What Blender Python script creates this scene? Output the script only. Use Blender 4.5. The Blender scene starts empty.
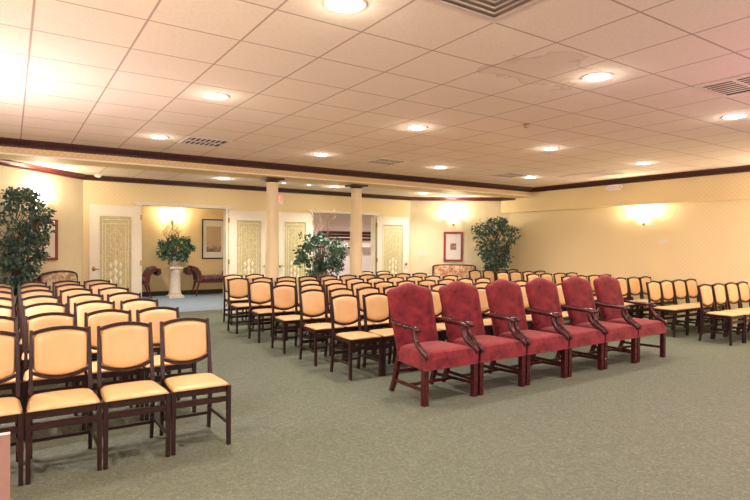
import bpy, bmesh, math, random
from mathutils import Vector, Matrix, Quaternion
random.seed(7)
R = math.radians
COL = bpy.context.scene.collection

# ------------------------------------------------------------------ helpers
def link(o, parent=None):
    COL.objects.link(o)
    if parent is not None: o.parent = parent
    return o
def obj(name, bm, mat, parent=None, smooth=False, bevel=0.0, loc=None):
    if bevel > 0:
        bmesh.ops.bevel(bm, geom=[e for e in bm.edges if len(e.link_faces) == 2 and e.calc_face_angle(0) > 0.6],
                        offset=bevel, segments=1, affect='EDGES', clamp_overlap=True)
    bmesh.ops.recalc_face_normals(bm, faces=bm.faces[:])
    me = bpy.data.meshes.new(name); bm.to_mesh(me); bm.free()
    me.materials.append(mat)
    if smooth:
        for p in me.polygons: p.use_smooth = True
    o = bpy.data.objects.new(name, me)
    if loc: o.location = loc
    return link(o, parent)
def tag(o, label=None, cat=None, group=None, kind=None):
    if label: o['label'] = label
    if cat: o['category'] = cat
    if group: o['group'] = group
    if kind: o['kind'] = kind
    return o
def thing(name, label, cat, loc=(0, 0, 0), rz=0, group=None):
    o = bpy.data.objects.new(name, None); o.empty_display_size = .1
    o.location = loc; o.rotation_euler = (0, 0, rz)
    link(o); return tag(o, label, cat, group)
def struct(name, bm, mat, parent=None, label=None, **k):
    o = obj(name, bm, mat, parent, **k)
    if parent is None: o['kind'] = 'structure'
    if label: o['label'] = label
    return o
def BM(): return bmesh.new()
def box(bm, x0, x1, y0, y1, z0, z1):
    v = [bm.verts.new((x, y, z)) for z in (z0, z1) for y in (y0, y1) for x in (x0, x1)]
    for f in ((0, 2, 3, 1), (4, 5, 7, 6), (0, 1, 5, 4), (2, 6, 7, 3), (0, 4, 6, 2), (1, 3, 7, 5)):
        bm.faces.new([v[i] for i in f])
    return bm
def prism(bm, pts, z0, z1):
    a = [bm.verts.new((p[0], p[1], z0)) for p in pts]; b = [bm.verts.new((p[0], p[1], z1)) for p in pts]
    n = len(pts); bm.faces.new(a[::-1]); bm.faces.new(b)
    for i in range(n): bm.faces.new((a[i], a[(i+1) % n], b[(i+1) % n], b[i]))
    return bm
def sweep(bm, pts, sizes, n=0, up=(0, 0, 1), caps=True):
    """section swept along a path: n=0 rectangle (w,h), else an n-gon with radii (w/2,h/2)"""
    pts = [Vector(p) for p in pts]; up = Vector(up); rings = []
    if isinstance(sizes[0], (int, float)): sizes = [sizes]*len(pts)
    for i, p in enumerate(pts):
        t = (pts[min(i+1, len(pts)-1)] - pts[max(i-1, 0)]).normalized()
        s = t.cross(up)
        if s.length < 1e-4: s = t.cross(Vector((0, 1, 0)))
        s.normalize(); u = s.cross(t).normalized()
        w, h = sizes[i]
        if n == 0: offs = [(-w/2, -h/2), (w/2, -h/2), (w/2, h/2), (-w/2, h/2)]
        else: offs = [(w/2*math.cos(2*math.pi*k/n), h/2*math.sin(2*math.pi*k/n)) for k in range(n)]
        rings.append([bm.verts.new(p + s*a + u*b) for a, b in offs])
    m = len(rings[0])
    for a, b in zip(rings, rings[1:]):
        for k in range(m): bm.faces.new((a[k], a[(k+1) % m], b[(k+1) % m], b[k]))
    if caps: bm.faces.new(rings[0][::-1]); bm.faces.new(rings[-1])
    return bm
def lathe(bm, prof, cx=0, cy=0, n=24, caps=True):
    rings = [[bm.verts.new((cx + r*math.cos(2*math.pi*k/n), cy + r*math.sin(2*math.pi*k/n), z)) for k in range(n)] for r, z in prof]
    for a, b in zip(rings, rings[1:]):
        for k in range(n): bm.faces.new((a[k], a[(k+1) % n], b[(k+1) % n], b[k]))
    if caps: bm.faces.new(rings[0][::-1]); bm.faces.new(rings[-1])
    return bm
def pad(bm, P, nu=10, nv=10):
    """closed cushion: P(u,v,side) with u,v in [-1,1]; both sides meet at the rim"""
    g = {}
    for s in (0, 1):
        for i in range(nu+1):
            for j in range(nv+1):
                rim = i in (0, nu) or j in (0, nv)
                if s == 1 and rim: g[1, i, j] = g[0, i, j]; continue
                u = -1 + 2*i/nu; v = -1 + 2*j/nv
                u = math.sin(u*math.pi/2)*.5 + u*.5; v = math.sin(v*math.pi/2)*.5 + v*.5
                g[s, i, j] = bm.verts.new(P(u, v, 0 if rim else (1 if s == 0 else -1)))
    for s in (0, 1):
        for i in range(nu):
            for j in range(nv):
                q = [g[s, i, j], g[s, i+1, j], g[s, i+1, j+1], g[s, i, j+1]]
                bm.faces.new(q if s == 0 else q[::-1])
    return bm
def dome(u, v, p=6): return (max(0, 1-abs(u)**p)*max(0, 1-abs(v)**p))**.5
def ordn(n): return ['first', 'second', 'third', 'fourth', 'fifth', 'sixth', 'seventh', 'eighth', 'ninth', 'tenth'][n]

# ------------------------------------------------------------------ materials
def newmat(name):
    m = bpy.data.materials.new(name); m.use_nodes = True
    nt = m.node_tree; b = nt.nodes['Principled BSDF']; return m, nt, b
def N(nt, t, **k):
    n = nt.nodes.new(t)
    for a, b in k.items():
        if a in n.inputs.keys(): n.inputs[a].default_value = b
        else: setattr(n, a, b)
    return n
def plain(name, c, rough=.5, metal=0, spec=.5, noise=0, nscale=20, emit=None, es=0, sheen=0, coords='Object'):
    m, nt, b = newmat(name)
    b.inputs['Base Color'].default_value = (*c, 1); b.inputs['Roughness'].default_value = rough
    b.inputs['Metallic'].default_value = metal; b.inputs['Specular IOR Level'].default_value = spec
    if sheen: b.inputs['Sheen Weight'].default_value = sheen
    if noise:
        tc = N(nt, 'ShaderNodeTexCoord'); nz = N(nt, 'ShaderNodeTexNoise', Scale=nscale, Detail=4)
        nt.links.new(tc.outputs[coords], nz.inputs['Vector'])
        cr = N(nt, 'ShaderNodeValToRGB'); e = cr.color_ramp.elements
        e[0].position = .3; e[1].position = .7
        e[0].color = (*[x*(1-noise) for x in c], 1); e[1].color = (*[min(1, x*(1+noise)) for x in c], 1)
        nt.links.new(nz.outputs['Fac'], cr.inputs[0]); nt.links.new(cr.outputs[0], b.inputs['Base Color'])
    if emit:
        b.inputs['Emission Color'].default_value = (*emit, 1); b.inputs['Emission Strength'].default_value = es
    return m
def mix_col(nt, fac, a, b):
    x = N(nt, 'ShaderNodeMix', data_type='RGBA')
    if hasattr(fac, 'links') or hasattr(fac, 'is_linked'): nt.links.new(fac, x.inputs[0])
    else: x.inputs[0].default_value = fac
    for s, v in ((6, a), (7, b)):
        if hasattr(v, 'is_linked'): nt.links.new(v, x.inputs[s])
        else: x.inputs[s].default_value = (*v, 1)
    return x.outputs[2]
def math_n(nt, op, a, b=None, c=None):
    x = N(nt, 'ShaderNodeMath', operation=op)
    for i, v in enumerate((a, b, c)):
        if v is None: continue
        if hasattr(v, 'is_linked'): nt.links.new(v, x.inputs[i])
        else: x.inputs[i].default_value = v
    return x.outputs[0]

GX, GY, GS = .117, 3.714, .6096          # ceiling grid
H, HR = 2.915, 2.75                       # ceiling heights
def ceiling_mat(name, gx, gy, stain=False):
    m, nt, b = newmat(name)
    tc = N(nt, 'ShaderNodeTexCoord'); sp = N(nt, 'ShaderNodeSeparateXYZ'); nt.links.new(tc.outputs['Object'], sp.inputs[0])
    def line(o, off):
        a = math_n(nt, 'SUBTRACT', o, off); a = math_n(nt, 'DIVIDE', a, GS); a = math_n(nt, 'FRACT', a)
        a = math_n(nt, 'SUBTRACT', a, .5); a = math_n(nt, 'ABSOLUTE', a)
        return a
    lx, ly = line(sp.outputs[0], gx), line(sp.outputs[1], gy)
    mx = math_n(nt, 'MAXIMUM', lx, ly)
    tee = math_n(nt, 'GREATER_THAN', mx, .4925)
    edge = math_n(nt, 'GREATER_THAN', mx, .4875)
    gap = math_n(nt, 'SUBTRACT', edge, tee)
    nz = N(nt, 'ShaderNodeTexNoise', Scale=55, Detail=5, Roughness=.7); nt.links.new(tc.outputs['Object'], nz.inputs['Vector'])
    cr = N(nt, 'ShaderNodeValToRGB'); cr.color_ramp.elements[0].position = .35; cr.color_ramp.elements[1].position = .65
    cr.color_ramp.elements[0].color = (.78, .67, .57, 1); cr.color_ramp.elements[1].color = (.86, .75, .645, 1)
    nt.links.new(nz.outputs['Fac'], cr.inputs[0]); col = cr.outputs[0]
    # every panel has aged a little differently
    cx = math_n(nt, 'FLOOR', math_n(nt, 'DIVIDE', math_n(nt, 'SUBTRACT', sp.outputs[0], gx), GS))
    cy = math_n(nt, 'FLOOR', math_n(nt, 'DIVIDE', math_n(nt, 'SUBTRACT', sp.outputs[1], gy), GS))
    cb = N(nt, 'ShaderNodeCombineXYZ'); nt.links.new(cx, cb.inputs[0]); nt.links.new(cy, cb.inputs[1])
    wn = N(nt, 'ShaderNodeTexWhiteNoise'); nt.links.new(cb.outputs[0], wn.inputs['Vector'])
    f = math_n(nt, 'MULTIPLY', wn.outputs['Value'], .10)
    col = mix_col(nt, f, col, (.62, .47, .35))
    if stain:
        vd = N(nt, 'ShaderNodeVectorMath', operation='DISTANCE'); nt.links.new(tc.outputs['Object'], vd.inputs[0])
        vd.inputs[1].default_value = (3.62, 2.98, H)
        n2 = N(nt, 'ShaderNodeTexNoise', Scale=2.6, Detail=6); nt.links.new(tc.outputs['Object'], n2.inputs['Vector'])
        d = math_n(nt, 'MULTIPLY_ADD', n2.outputs['Fac'], 1.3, vd.outputs['Value'])
        s1 = math_n(nt, 'LESS_THAN', d, .98); s2 = math_n(nt, 'LESS_THAN', d, .93)
        ring = math_n(nt, 'SUBTRACT', s1, s2)
        f2 = math_n(nt, 'ADD', math_n(nt, 'MULTIPLY', s2, .14), math_n(nt, 'MULTIPLY', ring, .32))
        col = mix_col(nt, f2, col, (.42, .24, .12))
    col = mix_col(nt, math_n(nt, 'MULTIPLY', gap, .55), col, (.16, .09, .07))
    col = mix_col(nt, math_n(nt, 'MULTIPLY', tee, .75), col, (.34, .22, .16))
    nt.links.new(col, b.inputs['Base Color']); b.inputs['Roughness'].default_value = .9
    b.inputs['Specular IOR Level'].default_value = .2
    bp = N(nt, 'ShaderNodeBump', Strength=.25, Distance=.004); nt.links.new(nz.outputs['Fac'], bp.inputs['Height'])
    nt.links.new(bp.outputs[0], b.inputs['Normal'])
    return m
M_ceil = ceiling_mat('ceiling_tile', GX, GY, True)
M_ceil2 = ceiling_mat('rear_ceiling_tile', GX, GY+.2)

def wallpaper(name, a, c):
    m, nt, b = newmat(name)
    tc = N(nt, 'ShaderNodeTexCoord'); sp = N(nt, 'ShaderNodeSeparateXYZ'); nt.links.new(tc.outputs['Object'], sp.inputs[0])
    h = math_n(nt, 'ADD', sp.outputs[0], sp.outputs[1])
    s = 2*math.pi/.085
    def w(x, y): return math_n(nt, 'SINE', math_n(nt, 'MULTIPLY', math_n(nt, 'ADD', x, y), s/2))
    p = w(h, sp.outputs[2]); q = w(h, math_n(nt, 'MULTIPLY', sp.outputs[2], -1))
    d = math_n(nt, 'MULTIPLY', p, q)
    d2 = math_n(nt, 'ABSOLUTE', math_n(nt, 'ADD', d, math_n(nt, 'MULTIPLY', math_n(nt, 'SINE', math_n(nt, 'MULTIPLY', h, s)), .4)))
    cr = N(nt, 'ShaderNodeValToRGB'); cr.color_ramp.elements[0].position = .25; cr.color_ramp.elements[1].position = .6
    cr.color_ramp.elements[0].color = (*a, 1); cr.color_ramp.elements[1].color = (*c, 1)
    nt.links.new(d2, cr.inputs[0]); nt.links.new(cr.outputs[0], b.inputs['Base Color'])
    b.inputs['Roughness'].default_value = .62; b.inputs['Specular IOR Level'].default_value = .3
    return m
M_paper = wallpaper('gold_wallpaper', (.83, .68, .38), (.87, .73, .43))
M_paper_low = wallpaper('cream_wallpaper', (.86, .73, .44), (.89, .77, .49))
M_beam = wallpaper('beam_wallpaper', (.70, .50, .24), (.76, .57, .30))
M_wall = plain('cream_wall', (.91, .82, .56), .7, noise=.03, nscale=5)
M_hallwall = plain('hall_wall', (.88, .70, .43), .7, noise=.03, nscale=5)
M_lav = plain('lavender_wall', (.78, .66, .66), .7, noise=.02)
M_cream = plain('cream_paint', (.90, .84, .68), .45, noise=.02, nscale=3)
M_column = plain('column_paint', (.86, .74, .47), .4, noise=.03, nscale=4)
M_mahog = plain('mahogany_trim', (.055, .016, .016), .32, noise=.3, nscale=30)
M_mahogred = plain('mahogany_red', (.12, .018, .014), .28, noise=.35, nscale=25)
M_picred = plain('red_picture_frame', (.30, .045, .03), .3, noise=.3, nscale=25)
M_frame = plain('chair_wood', (.028, .008, .008), .36, noise=.3, nscale=40)
M_red_wood = plain('armchair_wood', (.062, .009, .011), .22, noise=.4, nscale=30)
M_vinyl = plain('tan_vinyl', (.75, .475, .24), .36, noise=.05, nscale=9)
M_vinyl2 = plain('pale_vinyl', (.88, .62, .36), .36, noise=.05, nscale=9)
M_black = plain('dark_metal', (.02, .02, .02), .4, metal=.8)
M_brass = plain('brass', (.55, .34, .12), .3, metal=1)
M_white = plain('white_plastic', (.85, .82, .78), .4)
M_thermo = plain('ivory_plastic', (.88, .86, .80), .3)
M_vent = plain('vent_metal', (.70, .60, .54), .4, metal=.2)
M_ventdark = plain('duct_dark', (.05, .035, .03), .8)
M_ventmid = plain('duct_grey', (.34, .27, .25), .7)
M_lens = plain('lamp_lens', (1, 1, 1), .4, emit=(1, .94, .86), es=14)
M_rim = plain('lamp_trim', (.85, .80, .74), .4)
M_glow = plain('sconce_glass', (1, .95, .85), .4, emit=(1, .90, .72), es=7)
M_stone = plain('plaster_stone', (.80, .68, .58), .6, noise=.1, nscale=14)
M_urn = plain('urn_clay', (.55, .34, .25), .6, noise=.15, nscale=12)
M_pot = plain('dark_pot', (.03, .025, .02), .5)
M_bark = plain('bark', (.12, .065, .035), .8, noise=.4, nscale=25)
M_twig = plain('curly_twig', (.20, .11, .06), .7)
M_mat = plain('white_mat', (.86, .82, .78), .6)
M_pink = plain('pink_panel', (.60, .36, .33), .45, noise=.03, nscale=3)
M_base = plain('dark_baseboard', (.02, .035, .03), .5)
M_soil = plain('moss', (.05, .05, .02), .9)

def leafmat(name, a, b2):
    m, nt, b = newmat(name)
    oi = N(nt, 'ShaderNodeNewGeometry')
    cr = N(nt, 'ShaderNodeValToRGB'); e = cr.color_ramp.elements
    e[0].color = (*a, 1); e[1].color = (*b2, 1); e.new(.6).color = (*[(x+y)*.5 for x, y in zip(a, b2)], 1)
    nt.links.new(oi.outputs['Random Per Island'], cr.inputs[0]); nt.links.new(cr.outputs[0], b.inputs['Base Color'])
    b.inputs['Roughness'].default_value = .38
    return m
M_leaf = leafmat('ficus_leaf', (.02, .055, .045), (.12, .20, .13))
M_leaf2 = leafmat('ivy_leaf', (.02, .07, .045), (.11, .24, .15))

# carpet
def carpet(name, a, c):
    m, nt, b = newmat(name)
    tc = N(nt, 'ShaderNodeTexCoord')
    n1 = N(nt, 'ShaderNodeTexNoise', Scale=5, Detail=4, Distortion=2.5); nt.links.new(tc.outputs['Object'], n1.inputs['Vector'])
    wv = N(nt, 'ShaderNodeTexVoronoi', Scale=12, feature='DISTANCE_TO_EDGE')
    ad = N(nt, 'ShaderNodeVectorMath', operation='MULTIPLY_ADD'); nt.links.new(n1.outputs['Color'], ad.inputs[0])
    ad.inputs[1].default_value = (.35, .35, .35); nt.links.new(tc.outputs['Object'], ad.inputs[2]); nt.links.new(ad.outputs[0], wv.inputs['Vector'])
    cr0 = N(nt, 'ShaderNodeValToRGB'); cr0.color_ramp.elements[0].position = .0; cr0.color_ramp.elements[1].position = .07
    cr0.color_ramp.elements[0].color = (1, 1, 1, 1); cr0.color_ramp.elements[1].color = (0, 0, 0, 1)
    nt.links.new(wv.outputs['Distance'], cr0.inputs[0])
    n2 = N(nt, 'ShaderNodeTexNoise', Scale=260, Detail=2); nt.links.new(tc.outputs['Object'], n2.inputs['Vector'])
    n3 = N(nt, 'ShaderNodeTexNoise', Scale=38, Detail=6, Roughness=.75); nt.links.new(tc.outputs['Object'], n3.inputs['Vector'])
    cr = N(nt, 'ShaderNodeValToRGB'); cr.color_ramp.elements[0].position = .38; cr.color_ramp.elements[1].position = .62
    cr.color_ramp.elements[0].color = (*a, 1); cr.color_ramp.elements[1].color = (*c, 1)
    mx = math_n(nt, 'ADD', math_n(nt, 'MULTIPLY', n2.outputs['Fac'], .45), math_n(nt, 'MULTIPLY', n3.outputs['Fac'], .55))
    nt.links.new(mx, cr.inputs[0])
    col = mix_col(nt, math_n(nt, 'MULTIPLY', cr0.outputs[0], .5), cr.outputs[0], tuple(min(1, x*1.6) for x in c))
    nt.links.new(col, b.inputs['Base Color']); b.inputs['Roughness'].default_value = .95; b.inputs['Specular IOR Level'].default_value = .1
    bp = N(nt, 'ShaderNodeBump', Strength=.5, Distance=.006); nt.links.new(mx, bp.inputs['Height']); nt.links.new(bp.outputs[0], b.inputs['Normal'])
    return m
M_carpet = carpet('sage_carpet', (.098, .110, .082), (.166, .180, .136))
M_hallcarpet = carpet('blue_grey_carpet', (.22, .28, .36), (.30, .37, .47))

# crushed red velvet: a mottle of the nap itself
def velvet():
    m, nt, b = newmat('red_velvet')
    tc = N(nt, 'ShaderNodeTexCoord')
    nz = N(nt, 'ShaderNodeTexNoise', Scale=7, Detail=7, Roughness=.68, Distortion=.5); nt.links.new(tc.outputs['Object'], nz.inputs['Vector'])
    cr = N(nt, 'ShaderNodeValToRGB'); e = cr.color_ramp.elements; e[0].position = .36; e[1].position = .66
    e[0].color = (.08, .007, .015, 1); e[1].color = (.28, .028, .038, 1)
    nt.links.new(nz.outputs['Fac'], cr.inputs[0]); nt.links.new(cr.outputs[0], b.inputs['Base Color'])
    b.inputs['Roughness'].default_value = .8; b.inputs['Sheen Weight'].default_value = .3
    b.inputs['Sheen Tint'].default_value = (1, .45, .42, 1); b.inputs['Specular IOR Level'].default_value = .2
    return m
M_velvet = velvet()
def floral(name, base, c1, c2, sc):
    m, nt, b = newmat(name)
    tc = N(nt, 'ShaderNodeTexCoord')
    v = N(nt, 'ShaderNodeTexVoronoi', Scale=sc); v.inputs['Randomness'].default_value = 1
    n = N(nt, 'ShaderNodeTexNoise', Scale=sc*.8, Detail=4, Distortion=1.5)
    nt.links.new(tc.outputs['Object'], v.inputs['Vector']); nt.links.new(tc.outputs['Object'], n.inputs['Vector'])
    cr = N(nt, 'ShaderNodeValToRGB'); cr.color_ramp.elements[0].position = .48; cr.color_ramp.elements[1].position = .56
    nt.links.new(n.outputs['Fac'], cr.inputs[0])
    k = mix_col(nt, cr.outputs[0], base, c1)
    cr2 = N(nt, 'ShaderNodeValToRGB'); cr2.color_ramp.elements[0].position = .18; cr2.color_ramp.elements[1].position = .24
    cr2.color_ramp.elements[0].color = (1, 1, 1, 1); cr2.color_ramp.elements[1].color = (0, 0, 0, 1)
    nt.links.new(v.outputs['Distance'], cr2.inputs[0])
    k = mix_col(nt, math_n(nt, 'MULTIPLY', cr2.outputs[0], .7), k, c2)
    nt.links.new(k, b.inputs['Base Color']); b.inputs['Roughness'].default_value = .8
    return m
M_floral = floral('floral_fabric', (.72, .52, .34), (.50, .24, .13), (.42, .10, .07), 9)
M_floral2 = floral('leaf_fabric', (.72, .58, .40), (.45, .26, .16), (.30, .26, .14), 8)
def plaid():
    m, nt, b = newmat('plaid_fabric')
    tc = N(nt, 'ShaderNodeTexCoord'); sp = N(nt, 'ShaderNodeSeparateXYZ'); nt.links.new(tc.outputs['Object'], sp.inputs[0])
    a = math_n(nt, 'FRACT', math_n(nt, 'MULTIPLY', sp.outputs[0], 4.2))
    cr = N(nt, 'ShaderNodeValToRGB'); cr.color_ramp.interpolation = 'CONSTANT'; e = cr.color_ramp.elements
    e[0].color = (.17, .04, .04, 1); e[1].position = .3; e[1].color = (.07, .07, .09, 1)
    for p, c in ((.5, (.26, .17, .11, 1)), (.6, (.06, .07, .10, 1)), (.85, (.20, .07, .06, 1))): e.new(p).color = c
    nt.links.new(a, cr.inputs[0])
    z = math_n(nt, 'FRACT', math_n(nt, 'MULTIPLY', math_n(nt, 'ADD', sp.outputs[2], sp.outputs[1]), 9))
    f = math_n(nt, 'MULTIPLY', math_n(nt, 'GREATER_THAN', z, .6), .5)
    nt.links.new(mix_col(nt, f, cr.outputs[0], (.10, .05, .06)), b.inputs['Base Color']); b.inputs['Roughness'].default_value = .85
    return m
M_plaid = plaid()
def etched():
    m, nt, b = newmat('etched_glass')
    tc = N(nt, 'ShaderNodeTexCoord'); n = N(nt, 'ShaderNodeTexNoise', Scale=26, Detail=3, Distortion=2)
    nt.links.new(tc.outputs['Object'], n.inputs['Vector'])
    cr = N(nt, 'ShaderNodeValToRGB'); cr.color_ramp.elements[0].position = .35; cr.color_ramp.elements[1].position = .65
    cr.color_ramp.elements[0].color = (.50, .42, .18, 1); cr.color_ramp.elements[1].color = (.74, .66, .38, 1)
    nt.links.new(n.outputs['Fac'], cr.inputs[0]); nt.links.new(cr.outputs[0], b.inputs['Base Color'])
    b.inputs['Roughness'].default_value = .22; b.inputs['Transmission Weight'].default_value = .0
    bp = N(nt, 'ShaderNodeBump', Strength=.6, Distance=.01); nt.links.new(n.outputs['Fac'], bp.inputs['Height']); nt.links.new(bp.outputs[0], b.inputs['Normal'])
    return m
M_glass = etched()
M_bevel = plain('bevelled_glass', (.92, .88, .68), .12, spec=.8)
def sketch(name, base, dark, sc):
    m, nt, b = newmat(name)
    tc = N(nt, 'ShaderNodeTexCoord'); n = N(nt, 'ShaderNodeTexNoise', Scale=sc, Detail=5)
    nt.links.new(tc.outputs['Generated'], n.inputs['Vector'])
    sp = N(nt, 'ShaderNodeSeparateXYZ'); nt.links.new(tc.outputs['Generated'], sp.inputs[0])
    g = math_n(nt, 'ADD', math_n(nt, 'MULTIPLY', sp.outputs[2], -1.0), math_n(nt, 'MULTIPLY', n.outputs['Fac'], .9))
    cr = N(nt, 'ShaderNodeValToRGB'); cr.color_ramp.elements[0].position = .18; cr.color_ramp.elements[1].position = .4
    nt.links.new(g, cr.inputs[0])
    nt.links.new(mix_col(nt, cr.outputs[0], base, dark), b.inputs['Base Color']); b.inputs['Roughness'].default_value = .6
    return m
M_print = sketch('landscape_print', (.62, .45, .32), (.20, .14, .12), 7)
M_print2 = plain('figure_print', (.36, .20, .18), .6, noise=.6, nscale=22)

# ------------------------------------------------------------------ the room
RE = 11.46                                   # rear wall face
L0, L1 = Vector((1.12, RE)), Vector((-.22, 9.95))
R0, R1 = Vector((8.73, RE)), Vector((10.68, 10.12))
XR, XRL, XL = 10.68, 10.86, -1.0
YB = -4.0
fl = BM(); prism(fl, [(XL-.1, YB), (11.1, YB), (11.1, 12.3), (XL-.1, 12.3)], -.12, 0)
struct('floor', fl, M_carpet)
fl = BM(); box(fl, 0, 10.5, 12.3, 16.6, -.12, 0)
struct('floor.001', fl, M_hallcarpet)
c = BM(); box(c, XL-.1, 11.1, YB, 9.15, H, H+.1); struct('ceiling', c, M_ceil)
c = BM(); box(c, XL-.1, 11.1, 9.4, RE+.14, HR, HR+.1); struct('ceiling.001', c, M_ceil2)
c = BM(); box(c, 0, 10.5, RE+.14, 16.6, 2.62, 2.72); struct('ceiling.002', c, M_wall)
# dropped beam
b = BM(); box(b, XL, XR, 9.07, 9.62, 2.70, H+.02)
struct('trim_1', b, M_beam, label='gold papered beam crossing the ceiling')
b = BM(); box(b, XL, XR, 9.055, 9.07, 2.70, 2.722); struct('trim_2', b, M_cream)
# right wall: the upper part stands proud of the lower
w = BM(); box(w, XRL, 11.1, YB, 10.12, 0, 2.345); struct('wall_right', w, M_paper_low)
w = BM(); box(w, XR, 11.1, YB, 10.12, 2.345, 2.93); struct('wall_right.002', w, M_paper, label='gold papered upper band of the right wall')
w = BM(); box(w, XL-.12, XL, YB, 9.95, 0, H); struct('wall_left', w, M_paper)
w = BM(); box(w, XL-.12, L1.x, 9.95, 10.07, 0, HR+.05); struct('wall_left.001', w, M_paper)
def slab(P, Q, z0, z1, t, name, mat, **k):
    dd = (Q-P).normalized(); n = Vector((-dd.y, dd.x))*t
    return struct(name, prism(BM(), [P, Q, Q+n, P+n], z0, z1), mat, **k)
slab(L1, L0, 0, HR+.05, .12, 'wall_left.002', M_wall, label='angled cream wall')
slab(R0, R1 + (R1-R0).normalized()*.5, 0, HR+.05, .12, 'wall_right.001', M_wall, label='angled cream wall')
# rear wall with two openings
O1, O2, OT = (2.12, 3.83), (5.86, 7.62), 2.235
w = BM()
for x0, x1, z0, z1 in ((1.0, O1[0], 0, HR+.05), (O1[1], O2[0], 0, HR+.05), (O2[1], 8.85, 0, HR+.05), (O1[0], O1[1], OT, HR+.05), (O2[0], O2[1], OT, HR+.05)):
    box(w, x0, x1, RE, RE+.14, z0, z1)
struct('wall_rear', w, M_paper)
# hall and cloakroom behind
w = BM(); box(w, 0, 5.68, 16.35, 16.5, 0, 2.7); struct('wall_hall', w, M_hallwall)
w = BM(); box(w, 0, .12, RE+.14, 16.4, 0, 2.7); struct('wall_hall.001', w, M_hallwall)
w = BM(); box(w, 5.68, 5.80, RE+.14, 16.4, 0, 2.7); struct('wall_hall.002', w, M_hallwall)
w = BM(); box(w, 5.80, 10.5, 14.2, 14.32, 0, 2.7); struct('wall_cloakroom', w, M_lav)
w = BM(); box(w, 10.3, 10.42, RE+.14, 14.25, 0, 2.7); struct('wall_cloakroom.001', w, M_lav)
w = BM(); box(w, .12, 5.68, 16.33, 16.35, 0, .13); struct('baseboard_hall', w, M_base)
w = BM(); box(w, XRL-.015, XRL, YB, 9.95, 0, .12); struct('baseboard_right', w, M_cream)
# casings round the openings
tn = 3
for (a0, a1) in (O1, O2):
    w = BM()
    box(w, a0-.02, a0+.02, RE-.02, RE+.16, 0, OT); box(w, a1-.02, a1+.02, RE-.02, RE+.16, 0, OT)
    box(w, a0-.10, a1+.10, RE-.03, RE+.16, OT, OT+.035); box(w, a0-.14, a1+.14, RE-.05, RE, OT+.035, OT+.06)
    struct('trim_%d' % tn, w, M_cream); tn += 1
# crown mouldings
def crown(P, Q, z, name, side, h=.105, dep=.10, mat=M_mahog, dentil=True, e0=0, e1=0):
    """P->Q along the wall foot in plan; side: unit vector into the room"""
    P = Vector(P); Q = Vector(Q); d = (Q-P).normalized(); s = Vector(side).normalized()
    prof = [(0, 0), (dep, 0), (dep, -.018), (dep*.86, -.026), (dep*.70, -.045), (dep*.42, -h*.70), (dep*.30, -h*.78), (dep*.30, -h*.93), (dep*.12, -h), (0, -h)]
    bm = BM(); rings = []
    for X, e in ((P, -e0), (Q, e1)):
        rings.append([bm.verts.new(((X + s*a + d*e*a/dep).x, (X + s*a + d*e*a/dep).y, z+zz)) for a, zz in prof])
    n = len(prof)
    for i in range(n): bm.faces.new((rings[0][i], rings[1][i], rings[1][(i+1) % n], rings[0][(i+1) % n]))
    bm.faces.new(rings[0][::-1]); bm.faces.new(rings[1])
    o = struct(name, bm, mat)
    if dentil:
        db = BM(); L = (Q-P).length; k = int(L/.055)
        for i in range(k):
            c0 = P + d*(i+.5)*L/k
            q = [c0 - d*.014 + s*dep*.28, c0 + d*.014 + s*dep*.28, c0 + d*.014 + s*dep*.48, c0 - d*.014 + s*dep*.48]
            prism(db, q, z-h*.93, z-h*.72)
        obj('dentils', db, mat, o)
    return o
crown((XL, 9.07), (XR, 9.07), H, 'trim_5', (0, -1))
crown((XR, YB), (XR, 9.0), H, 'trim_6', (-1, 0))
crown((XL, YB), (XL, 9.07), H, 'trim_7', (1, 0))
crown((XR, 9.62), (XR, 10.12), HR, 'trim_8', (-1, 0), h=.09, mat=M_mahog)
crown(L1, L0, HR, 'trim_9', (.75, -.66), h=.09, mat=M_mahogred, e1=-.05)
crown((L0.x, RE), (R0.x, RE), HR, 'trim_10', (0, -1), h=.09, e0=0, e1=0)
crown(R0, R1, HR, 'trim_11', (-.577, -.816), h=.09, mat=M_mahogred)
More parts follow.
